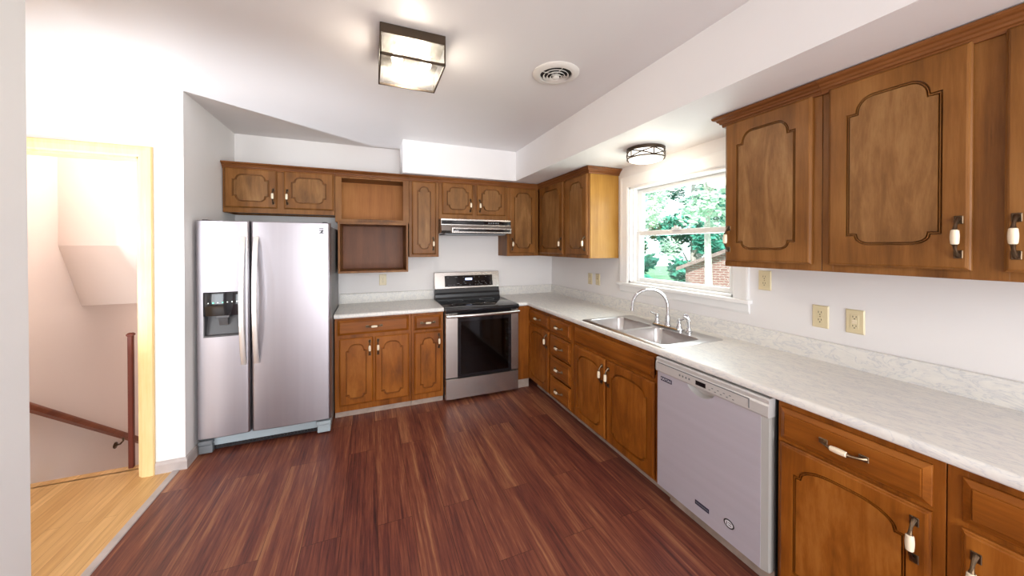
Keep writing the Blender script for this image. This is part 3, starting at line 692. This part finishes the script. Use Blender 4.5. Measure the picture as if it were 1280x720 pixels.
# oven door
od = MB(); yd0, yd1 = -.678, -.625
a, b = .120, .674
od.box(.002, a, yd0, yd1, .238, .862, .003); od.box(b, RW-.002, yd0, yd1, .238, .862, .003)
od.box(a-.001, b+.001, yd0+.004, yd1, .238, .250); od.box(a-.001, b+.001, yd0+.004, yd1, .850, .862)
odo = od.build('oven_door', SSH, rg)
m = MB(); m.box(a, b, yd0, -.64, .238, .262, .001); m.box(a, b, yd0, -.64, .775, .864, .001); m.box(a, a+.03, yd0+.001, -.64, .262, .775); m.box(b-.03, b, yd0+.001, -.64, .262, .775); m.build('window_border', BLACKG, odo)
MB().box(a+.03, b-.03, yd0+.001, yd0+.006, .262, .775).build('window_glass', OVENG, odo)
m = MB(); m.box(a+.03, b-.03, -.640, -.632, .262, .775); m.build('oven_cavity', BLACKP, odo)
m = MB()
for z in (.535, .60): m.tube([(a+.03,-.655,z-.02), (b-.03,-.655,z+.0)], .0022, 8)
m.build('oven_rack', CHROME, odo)
n = 14; P = [(.004+(RW-.008)*k/n, -.712-.022*math.sin(PI*k/n), .838) for k in range(n+1)]
m = MB(); m.ribbon(P, (0,0,1), .030, .016); m.box(.004, .032, -.712, -.674, .826, .850, .003); m.box(RW-.032, RW-.004, -.712, -.674, .826, .850, .003); m.build('handle', SSH, odo, True, 50)
y = lambda e, yy: [(.002+e, yy, .030+e), (RW-.002-e, yy, .030+e), (RW-.002-e, yy, .228-e), (.002+e, yy, .228-e)]
MB().rings([y(0,-.625), y(0,-.672), y(.004,-.678)]).build('storage_drawer', SSH, rg)
for x in (.05, RW-.05):
    for yy in (-.58, -.08): MB().lathe([(.018,0), (.018,.035)], (x, yy, 0), n=12).build('foot', BLACKP, rg)

# range hood
hd = thing('range_hood', 'stainless under-cabinet range hood with black strips above the range', 'range hood', (-1.502,0,1.63))
HW = .764
def hz(l): return [(p[0], p[1]-1.62) for p in l]
MB().prism(hz([(-.002,1.778), (-.002,1.63), (-.40,1.63), (-.445,1.655), (-.420,1.715), (-.420,1.778)]), 'x', .001, HW-.001).build('hood_body', SSH, hd)
MB().box(.003, HW-.003, -.432, -.40, 1.722-1.62, 1.762-1.62, .004, 2).build('control_strip', BLACKG, hd)
m = MB()
for k in range(5): m.box(.50+k*.026, .516+k*.026, -.4345, -.430, .115, .128, .002)
m.build('control_button', GREYP, hd)
y = lambda e, yy: [(.10+e, yy, .012+e), (HW-.004-e, yy, .012+e), (HW-.004-e, yy, .070-e), (.10+e, yy, .070-e)]
MB().rings([y(0,-.42), y(0,-.452), y(.004,-.458), y(.012,-.458), y(.014,-.452)]).build('front_lip', SSH, hd)
MB().box(.118, HW-.020, -.4545, -.450, .028, .054, .001).build('lip_strip', BLACKG, hd)
m = MB()
for k in range(4): m.box(.126+k*.013, .135+k*.013, -.4552, -.454, .031, .038)
m.build('maker_mark', LETTER, hd)
MB().box(.05, HW-.05, -.38, -.05, -.004, .012).build('filter', GREYP, hd)

# ------------------------------------------------------------------ dishwasher
dw = thing('dishwasher', 'stainless built-in dishwasher between the sink cabinet and a drawer cabinet', 'dishwasher', (0,-2.449,0), RZ)
DWW = .626; F = -.637
MB().box(.008, DWW-.008, -.565, -.02, .131, .862).build('tub', GREYP, dw)
# door with pocket cut under the control strip
x0, x1 = .006, DWW-.012
hx0, hx1 = .208, .370
def arcpts():
    P = []
    for k in range(13):
        u = k/12; P.append((hx0+(hx1-hx0)*u, .787-.042*math.sin(PI*u)**.6))
    return P
ap = arcpts()
m = MB(); yv = lambda pts, yy: [(p[0], yy, p[1]) for p in pts]
front = [(x0,.132), (x1-.030,.132), (x1-.030,.787)]+ap[::-1]+[(x0,.787)]
front = [p for i, p in enumerate(front) if i == 0 or abs(p[0]-front[i-1][0])+abs(p[1]-front[i-1][1]) > 1e-5]
m.fill([yv(front, F)]); m.rings([yv(front, F), yv(front, F+.035)], True, False, False)
dd = m.build('door', SSD, dw)
m = MB(); m.prism([(x1-.030,F+.001), (x1-.004,F+.010), (x1,F+.02), (x1,-.575), (x0,-.575), (x0,F+.036), (x1-.030,F+.036)], 'z', .130, .787); m.build('door_edge', EDGEG, dd)
m = MB(); m.rings([yv(ap, F-.0005), yv([(p[0]*.9+.289*.1, p[1]*.8+.787*.2) for p in ap], F+.030)], False, False, False); m.fill([yv([(p[0]*.9+.289*.1, p[1]*.8+.787*.2) for p in ap], F+.030)])
pc = m.build('pocket_handle', SILVP, dd, True)
m = MB(); m.prism([(F+.05,.789), (F-.006,.789), (F-.009,.795), (F-.009,.838), (F-.003,.846), (F-.004,.862), (F+.002,.868), (F+.05,.868)], 'x', .0, DWW-.008); cs_ = m.build('control_strip', SILVP, dw, False)
m = MB(); m.box(.012, DWW-.085, F-.0105, F-.0085, .838, .843, .001); m.box(DWW-.090, DWW-.085, F-.0105, F-.0085, .800, .843, .001); m.build('strip_groove', GREYP, cs_)
MB().box(.268, .325, F-.0102, F-.008, .804, .826).build('display_window', BLACKG, cs_)
m = MB()
for k in range(9): m.box(.342+k*.015, .351+k*.015, F-.0098, F-.0088, .804+(k%2)*.012, .808+(k%2)*.012)
for k in range(4): m.box(.165+k*.02, .174+k*.02, F-.0098, F-.0088, .812, .822)
m.build('touch_markings', GREYP, cs_)
MB().box(.030, .108, F-.0025, F+.001, .742, .765, .001).build('brand_badge', NAVY, dd); lettering('brand_lettering', 'MAYTAG', .018, LETTER, dd, (.069, F-.0028, .7535))
MB().box(.260, .340, F-.0012, F+.001, .190, .212, .0005).build('feature_label', NAVY, dd)
m = MB()
for k in range(8): m.box(.266+k*.009, .2725+k*.009, F-.0016, F-.001, .198, .205)
m.build('feature_marking', GREYP, dd)
m = MB()
def oval(rx, rz_, d): return [(.443+rx*math.cos(2*PI*k/28), F-d, .218+rz_*math.sin(2*PI*k/28)) for k in range(28)]
m.rings([oval(.026,.020,-.001), oval(.026,.020,.001), oval(.020,.0145,.001)], True, False, False); m.build('warranty_ring', BLACKP, dd)
m = MB(); m.rings([oval(.0198,.0143,-.001), oval(.0198,.0143,.0008)], True, False, True); m.build('warranty_sticker', LETTER, dd)
m = MB(); m.box(.432, .435, F-.0014, F-.0007, .210, .226); m.box(.440,.456,F-.0014,F-.0007,.222,.225); m.box(.440,.456,F-.0014,F-.0007,.212,.215); m.build('warranty_marking', BLACKP, dd)
MB().box(.0, DWW-.002, -.532, -.520, .001, .128).build('toe_kick', TOE, dw)
MB().box(.001, .004, -.60, -.03, .10, .872).build('side_gasket', BLACKP, dw); MB().box(DWW-.006, DWW-.003, -.60, -.03, .10, .872).build('side_gasket', BLACKP, dw)

# ------------------------------------------------------------------ outlets and switches
def plate(name, label, cat, group, loc, rz, kind):
    t = thing(name, label, cat, loc, rz, group)
    m = MB(); q = lambda e, yy: [(-.036+e, yy, -.058+e), (.036-e, yy, -.058+e), (.036-e, yy, .058-e), (-.036+e, yy, .058-e)]
    m.rings([q(0,-.0005), q(0,-.003), q(.004,-.0065)]); m.build('cover_plate', IVORY, t)
    if kind == 'duplex':
        for z in (-.0195, .0195):
            r = MB(); P = [(.0165*max(-.82, min(.82, math.cos(a)))*1.05, .0165*math.sin(a)+z) for a in [2*PI*k/24 for k in range(24)]]
            r.prism(P, 'y', -.0085, -.006); ro = r.build('receptacle', IVORY, t)
            s = MB(); s.box(-.0075, -.0052, -.0089, -.0084, z-.001, z+.009); s.box(.0052, .0075, -.0089, -.0084, z+.0, z+.0085); s.lathe([(.0028,0), (.0028,.0005)], (0,-.0084,z-.008), (0,-1,0), 10); s.build('slot', SLOT, ro)
        MB().lathe([(.003,0), (.003,.001)], (0,-.0064,0), (0,-1,0), 10).build('screw', BRASS, t)
    elif kind == 'gfci':
        r = MB().box(-.0165, .0165, -.009, -.006, -.034, .034, .001); ro = r.build('receptacle', IVORY, t)
        s = MB()
        for z in (-.022, .022):
            s.box(-.0075, -.005, -.0094, -.0089, z-.002, z+.006); s.box(.005, .0075, -.0094, -.0089, z-.002, z+.006); s.lathe([(.0027,0), (.0027,.0005)], (0,-.0089,z-.008), (0,-1,0), 10)
        s.build('slot', SLOT, ro)
        for z in (-.005, .005): MB().box(-.009, .009, -.0105, -.0085, z-.004, z+.004, .001).build('test_button', CERAM, ro)
    else:
        MB().box(-.006, .006, -.008, -.006, -.013, .013).build('toggle_slot', IVORY, t)
        MB().prism([(-.007,-.006), (-.018,.006), (-.018,.011), (-.007,.007)], 'x', -.004, .004).build('toggle', IVORY, t)
        for z in (-.03, .03): MB().lathe([(.003,0), (.003,.001)], (0,-.0064,z), (0,-1,0), 10).build('screw', BRASS, t)
plate('wall_outlet', 'ivory duplex outlet on the back wall left of the range', 'outlet', 'ivory wall outlets', (-2.046,0,1.147), 0, 'duplex')
plate('wall_outlet', 'ivory duplex outlet tucked under the wall cabinet, right beside the window casing', 'outlet', 'ivory wall outlets', (0,-2.650,1.302), RZ, 'duplex')
plate('wall_outlet', 'ivory round-faced duplex outlet, second from the window on the right wall', 'outlet', 'ivory wall outlets', (0,-2.929,1.139), RZ, 'duplex')
plate('wall_outlet', 'ivory square-faced outlet with test buttons, farthest from the window', 'outlet', 'ivory wall outlets', (0,-3.070,1.140), RZ, 'gfci')
plate('light_switch', 'ivory toggle switch under the corner cabinet, nearer the range', 'switch', 'ivory light switches', (0,-.862,1.160), RZ, 'switch')
plate('light_switch', 'ivory toggle switch under the corner cabinet, nearer the window', 'switch', 'ivory light switches', (0,-.998,1.163), RZ, 'switch')

# ------------------------------------------------------------------ ceiling fixtures and vent
cl = thing('ceiling_light', 'bronze box-frame ceiling light with seeded glass panes, lit', 'ceiling light', (-1.972,-2.085,H))
hx_, hy_, hh = .153, .168, .150
m = MB(); m.box(-hx_, hx_, -hy_, hy_, -.046, -.0005, .002); m.build('canopy', DARKBR, cl)
m = MB(); t = .007
for sx in (-1, 1):
    for sy in (-1, 1): m.box(sx*hx_-(t if sx > 0 else -0), sx*hx_+(0 if sx > 0 else t), sy*hy_-(t if sy > 0 else 0), sy*hy_+(0 if sy > 0 else t), -hh, -.046)
for z in (-hh,):
    for sy in (-1, 1): m.box(-hx_, hx_, sy*hy_-(t if sy > 0 else 0), sy*hy_+(0 if sy > 0 else t), z, z+.012)
    for sx in (-1, 1): m.box(sx*hx_-(t if sx > 0 else 0), sx*hx_+(0 if sx > 0 else t), -hy_, hy_, z, z+.012)
m.build('frame', DARKBR, cl)
e = .0035
for sy in (-1, 1): MB().box(-hx_+t, hx_-t, sy*(hy_-e)-.001, sy*(hy_-e)+.001, -hh+.012, -.046).build('glass_pane', SEEDED, cl)
for sx in (-1, 1): MB().box(sx*(hx_-e)-.001, sx*(hx_-e)+.001, -hy_+t, hy_-t, -hh+.012, -.046).build('glass_pane', SEEDED, cl)
MB().box(-hx_+t, hx_-t, -hy_+t, hy_-t, -hh+.004, -hh+.006).build('glass_pane', SEEDED, cl)
for bx, by in ((-.07,-.07), (.07,-.07), (-.07,.08), (.07,.08)):
    sck = MB().lathe([(.016,-.046), (.016,-.065), (.013,-.072)], (bx,by,0), n=14).build('socket', VENTW, cl, True)
    MB().lathe([(.012,-.070), (.014,-.080), (.024,-.096), (.028,-.110), (.024,-.126), (.012,-.136), (.002,-.138)], (bx,by,0), n=16).build('bulb', BULB, sck, True)
MB().tube([(.09,-.13,-.046), (.09,-.13,-.095)], .002, 8).lathe([(.002,-.112), (.010,-.108), (.012,-.102), (.010,-.096), (.002,-.092)], (.09,-.13,0), n=12).build('finial', DARKBR, cl, True)
lamp('ceiling_bulbs', 'POINT', (-1.972,-2.085,H-.105), 21, (1,.90,.76), shadow_soft_size=.09)

dl = thing('drum_light', 'round bronze drum light with crossed straps on the soffit above the window', 'ceiling light', (-.277,-1.967,SOF))
rr = .136
m = MB(); m.lathe([(rr,-.0005), (rr,-.022), (rr-.004,-.024), (rr-.004,-.0005)], n=40, cap=False); m.lathe([(rr-.002,-.001), (.02,-.001)], n=40, cap=False); m.build('top_ring', DARKBR, dl, True)
m = MB(); m.lathe([(rr,-.070), (rr,-.080), (rr-.005,-.080), (rr-.005,-.070), (rr,-.070)], n=40, cap=False); m.build('bottom_ring', DARKBR, dl, True)
for k in range(5):
    a0 = 2*PI*k/5+.62; da = 2*PI/5
    for s in (0, 1):
        P = [((rr-.002)*math.cos(a0+da*u), (rr-.002)*math.sin(a0+da*u), -.023-.048*(u if s == 0 else 1-u)) for u in [j/8 for j in range(9)]]
        MB().tube(P, .0042, 8).build('strap', DARKBR, dl, True)
    MB().tube([((rr-.002)*math.cos(a0), (rr-.002)*math.sin(a0), -.022), ((rr-.002)*math.cos(a0), (rr-.002)*math.sin(a0), -.072)], .0042, 8).build('post', DARKBR, dl, True)
MB().lathe([(.122,-.004), (.122,-.078), (.118,-.086), (.095,-.094), (.045,-.099), (.001,-.100)], n=36, cap=False).build('shade', DIFF, dl, True)
MB().lathe([(.001,-.099), (.007,-.100), (.007,-.106), (.001,-.109)], n=12).build('finial', DARKBR, dl, True)
lamp('drum_bulb', 'POINT', (-.277,-1.967,SOF-.17), 5, (1,.88,.70), shadow_soft_size=.08)

vt = thing('ceiling_vent', 'round white ceiling air vent with concentric rings', 'vent', (-1.130,-2.135,H))
MB().lathe([(.140,-.0005), (.140,-.005), (.132,-.011), (.112,-.016), (.098,-.017), (.094,-.012), (.094,-.002)], n=48, cap=False).build('flange', VENTW, vt, True)
MB().lathe([(.094,-.003), (.001,-.003)], n=40, cap=False).build('duct', VOID, vt)
for k, r in enumerate((.076, .056, .037)):
    MB().lathe([(r-.006,-.010-.004*k), (r+.001,-.018-.005*k), (r+.002,-.0195-.005*k), (r+.0005,-.0205-.005*k), (r-.007,-.0125-.004*k)], n=40, cap=False).build('ring', VENTW, vt, True)
MB().lathe([(.022,-.020), (.020,-.031), (.010,-.035), (.001,-.036)], n=24, cap=False).lathe([(.022,-.020),(.006,-.004)], n=24, cap=False).build('hub', VENTW, vt, True)
MB().box(-.09, .09, -.0015, .0015, -.010, -.006).box(-.0015, .0015, -.09, .09, -.010, -.006).build('spoke', VENTW, vt)
MB().tube([(.035,.055,-.018), (.045,.075,-.026)], .002, 6).build('damper_lever', VENTW, vt)

# ------------------------------------------------------------------ stair rail and newel
hr = thing('handrail', 'reddish wooden handrail sloping down the stairwell wall', 'handrail', (-4.30,-.65,.446))
sl = -.70
MB().rings([[(.055+a, -.25+dy, .25*.70+b) if dy == 0 else (.055+a, 1.2, 1.2*sl+b) for a, b in ((-.02,-.03), (.02,-.03), (.026,-.006), (.024,.014), (.012,.024), (-.012,.024), (-.024,.014), (-.026,-.006))] for dy in (0, 1)]).build('rail', RAILW, hr, True, 50)
for yy in (.93,):
    m = MB(); m.lathe([(.028,.0005), (.028,.006), (.012,.010)], (0,yy,yy*sl-.085), (1,0,0), 16); m.tube([(.005,yy,yy*sl-.085), (.035,yy,yy*sl-.080), (.055,yy,yy*sl-.055), (.055,yy,yy*sl-.026)], .007, 10); m.build('bracket', BRONZE, hr, True)
NEWW = wood('newel_wood', (.07,.014,.010), (.12,.025,.014), (.17,.04,.02))
nw = thing('newel_post', 'slim dark red wooden post beside the stairwell doorway', 'post', (-3.672,-.815,0))
MB().box(-.013, .013, -.013, .013, .0, .90, .003).build('shaft', NEWW, nw)
MB().rings([[(sx*a, sy*a, z) for sx, sy in ((-1,-1), (1,-1), (1,1), (-1,1))] for a, z in ((.014,.897), (.017,.902), (.017,.910), (.010,.918))]).build('cap', NEWW, nw)

# ------------------------------------------------------------------ outdoors beyond the window
lw = MB().box(.6, 40, -20, 30, -1.2, -1.0); struct('ground_lawn', lw, LAWN)
def tree(x, y, h, r, label, leafmat, n, seed, lean=0, low=.30, ls=1.0, nm='tree', grp='trees beyond the window'):
    rnd = random.Random(seed)
    t = thing(nm, label, nm, (x,y,-1.0), 0, grp)
    m = MB(); tr = .13*r/1.6
    m.tube([(0,0,0), (lean*.2,0,h*.3), (lean*.5,.05,h*.55), (lean,0,h*.9)], [tr*1.3, tr, tr*.75, tr*.3], 10)
    for k in range(7):
        a = rnd.random()*6.28; z0 = h*(low+.05+.35*rnd.random()); q = r*.75
        m.tube([(lean*.4,0,z0), (math.cos(a)*q*.5+lean*.4, math.sin(a)*q*.5, z0+.35*q), (math.cos(a)*q+lean*.4, math.sin(a)*q, z0+.8*q)], [tr*.5, tr*.35, tr*.15], 8)
    m.build('trunk', BARK, t, True)
    me = bpy.data.meshes.new('foliage'); V = []; Fc = []
    cl_ = [(rnd.gauss(0,.45)*r+lean*.7, rnd.gauss(0,.45)*r, h*(low+(.92-low)*rnd.random())) for _ in range(26)]
    for _ in range(n):
        cx, cy, cz = rnd.choice(cl_); d = Vector((rnd.gauss(0,1), rnd.gauss(0,1), rnd.gauss(0,1))).normalized()*(r*.36*rnd.random()**.4)
        p = Vector((cx,cy,cz))+d; u = Vector((rnd.gauss(0,1), rnd.gauss(0,1), rnd.gauss(0,.7))).normalized(); v = u.orthogonal().normalized(); s = (.045+.05*rnd.random())*ls
        i = len(V); V += [p-u*s, p+v*s*.5, p+u*s, p-v*s*.5]; Fc.append((i, i+1, i+2, i+3))
    me.from_pydata([tuple(a) for a in V], [], Fc); me.materials.append(leafmat)
    o = bpy.data.objects.new('foliage', me); COL.objects.link(o); o.parent = t
tree(4.9, 4.1, 5.6, 1.0, 'pale-leaved tree close outside the window glass', LEAF2, 4200, 1, .3, .42)
tree(4.0, .9, 5.2, .9, 'white-trunked tree standing in front of the pink brick outbuilding', LEAF2, 3000, 2, 0, .52)
for k, (x, y, h, r) in enumerate(((4.4,10.2,6.5,1.5), (8.8,9.6,8,1.6), (12.6,8.6,8.5,1.7), (16.5,6.0,8.5,1.8), (5.6,15.6,9,1.9), (12.0,14.5,10,2.1), (17.0,12.0,10,2.1), (21.5,9.5,10,2.1))):
    tree(x, y, h, r, 'teal-green leafy tree in the row behind the outbuilding', LEAF, 8000, 20+k, 0, .06, 2.3)
for k, (x, y) in enumerate(((5.0,6.6), (7.0,6.6))):
    tree(x, y, 2.5, .8, 'low teal-green shrub on the lawn left of the outbuilding', LEAF, 5000, 60+k, 0, .02, 1.6, 'shrub', 'shrubs by the outbuilding')
hs = thing('brick_outbuilding', 'pink brick outbuilding with a low sloped roof seen through the lower sash', 'building', (8.9,2.85,-1.0), math.radians(-56))
MB().prism([(-2.2,0), (2.2,0), (2.2,1.8), (0,2.75), (-2.2,1.8)], 'y', -.2, 3.2).build('brick_walls', BRICK, hs)
m = MB(); m.prism([(-2.45,1.70), (0,2.76), (2.45,1.70), (2.45,1.82), (0,2.88), (-2.45,1.82)], 'y', -.45, 3.4); m.build('roof', ROOFM, hs)
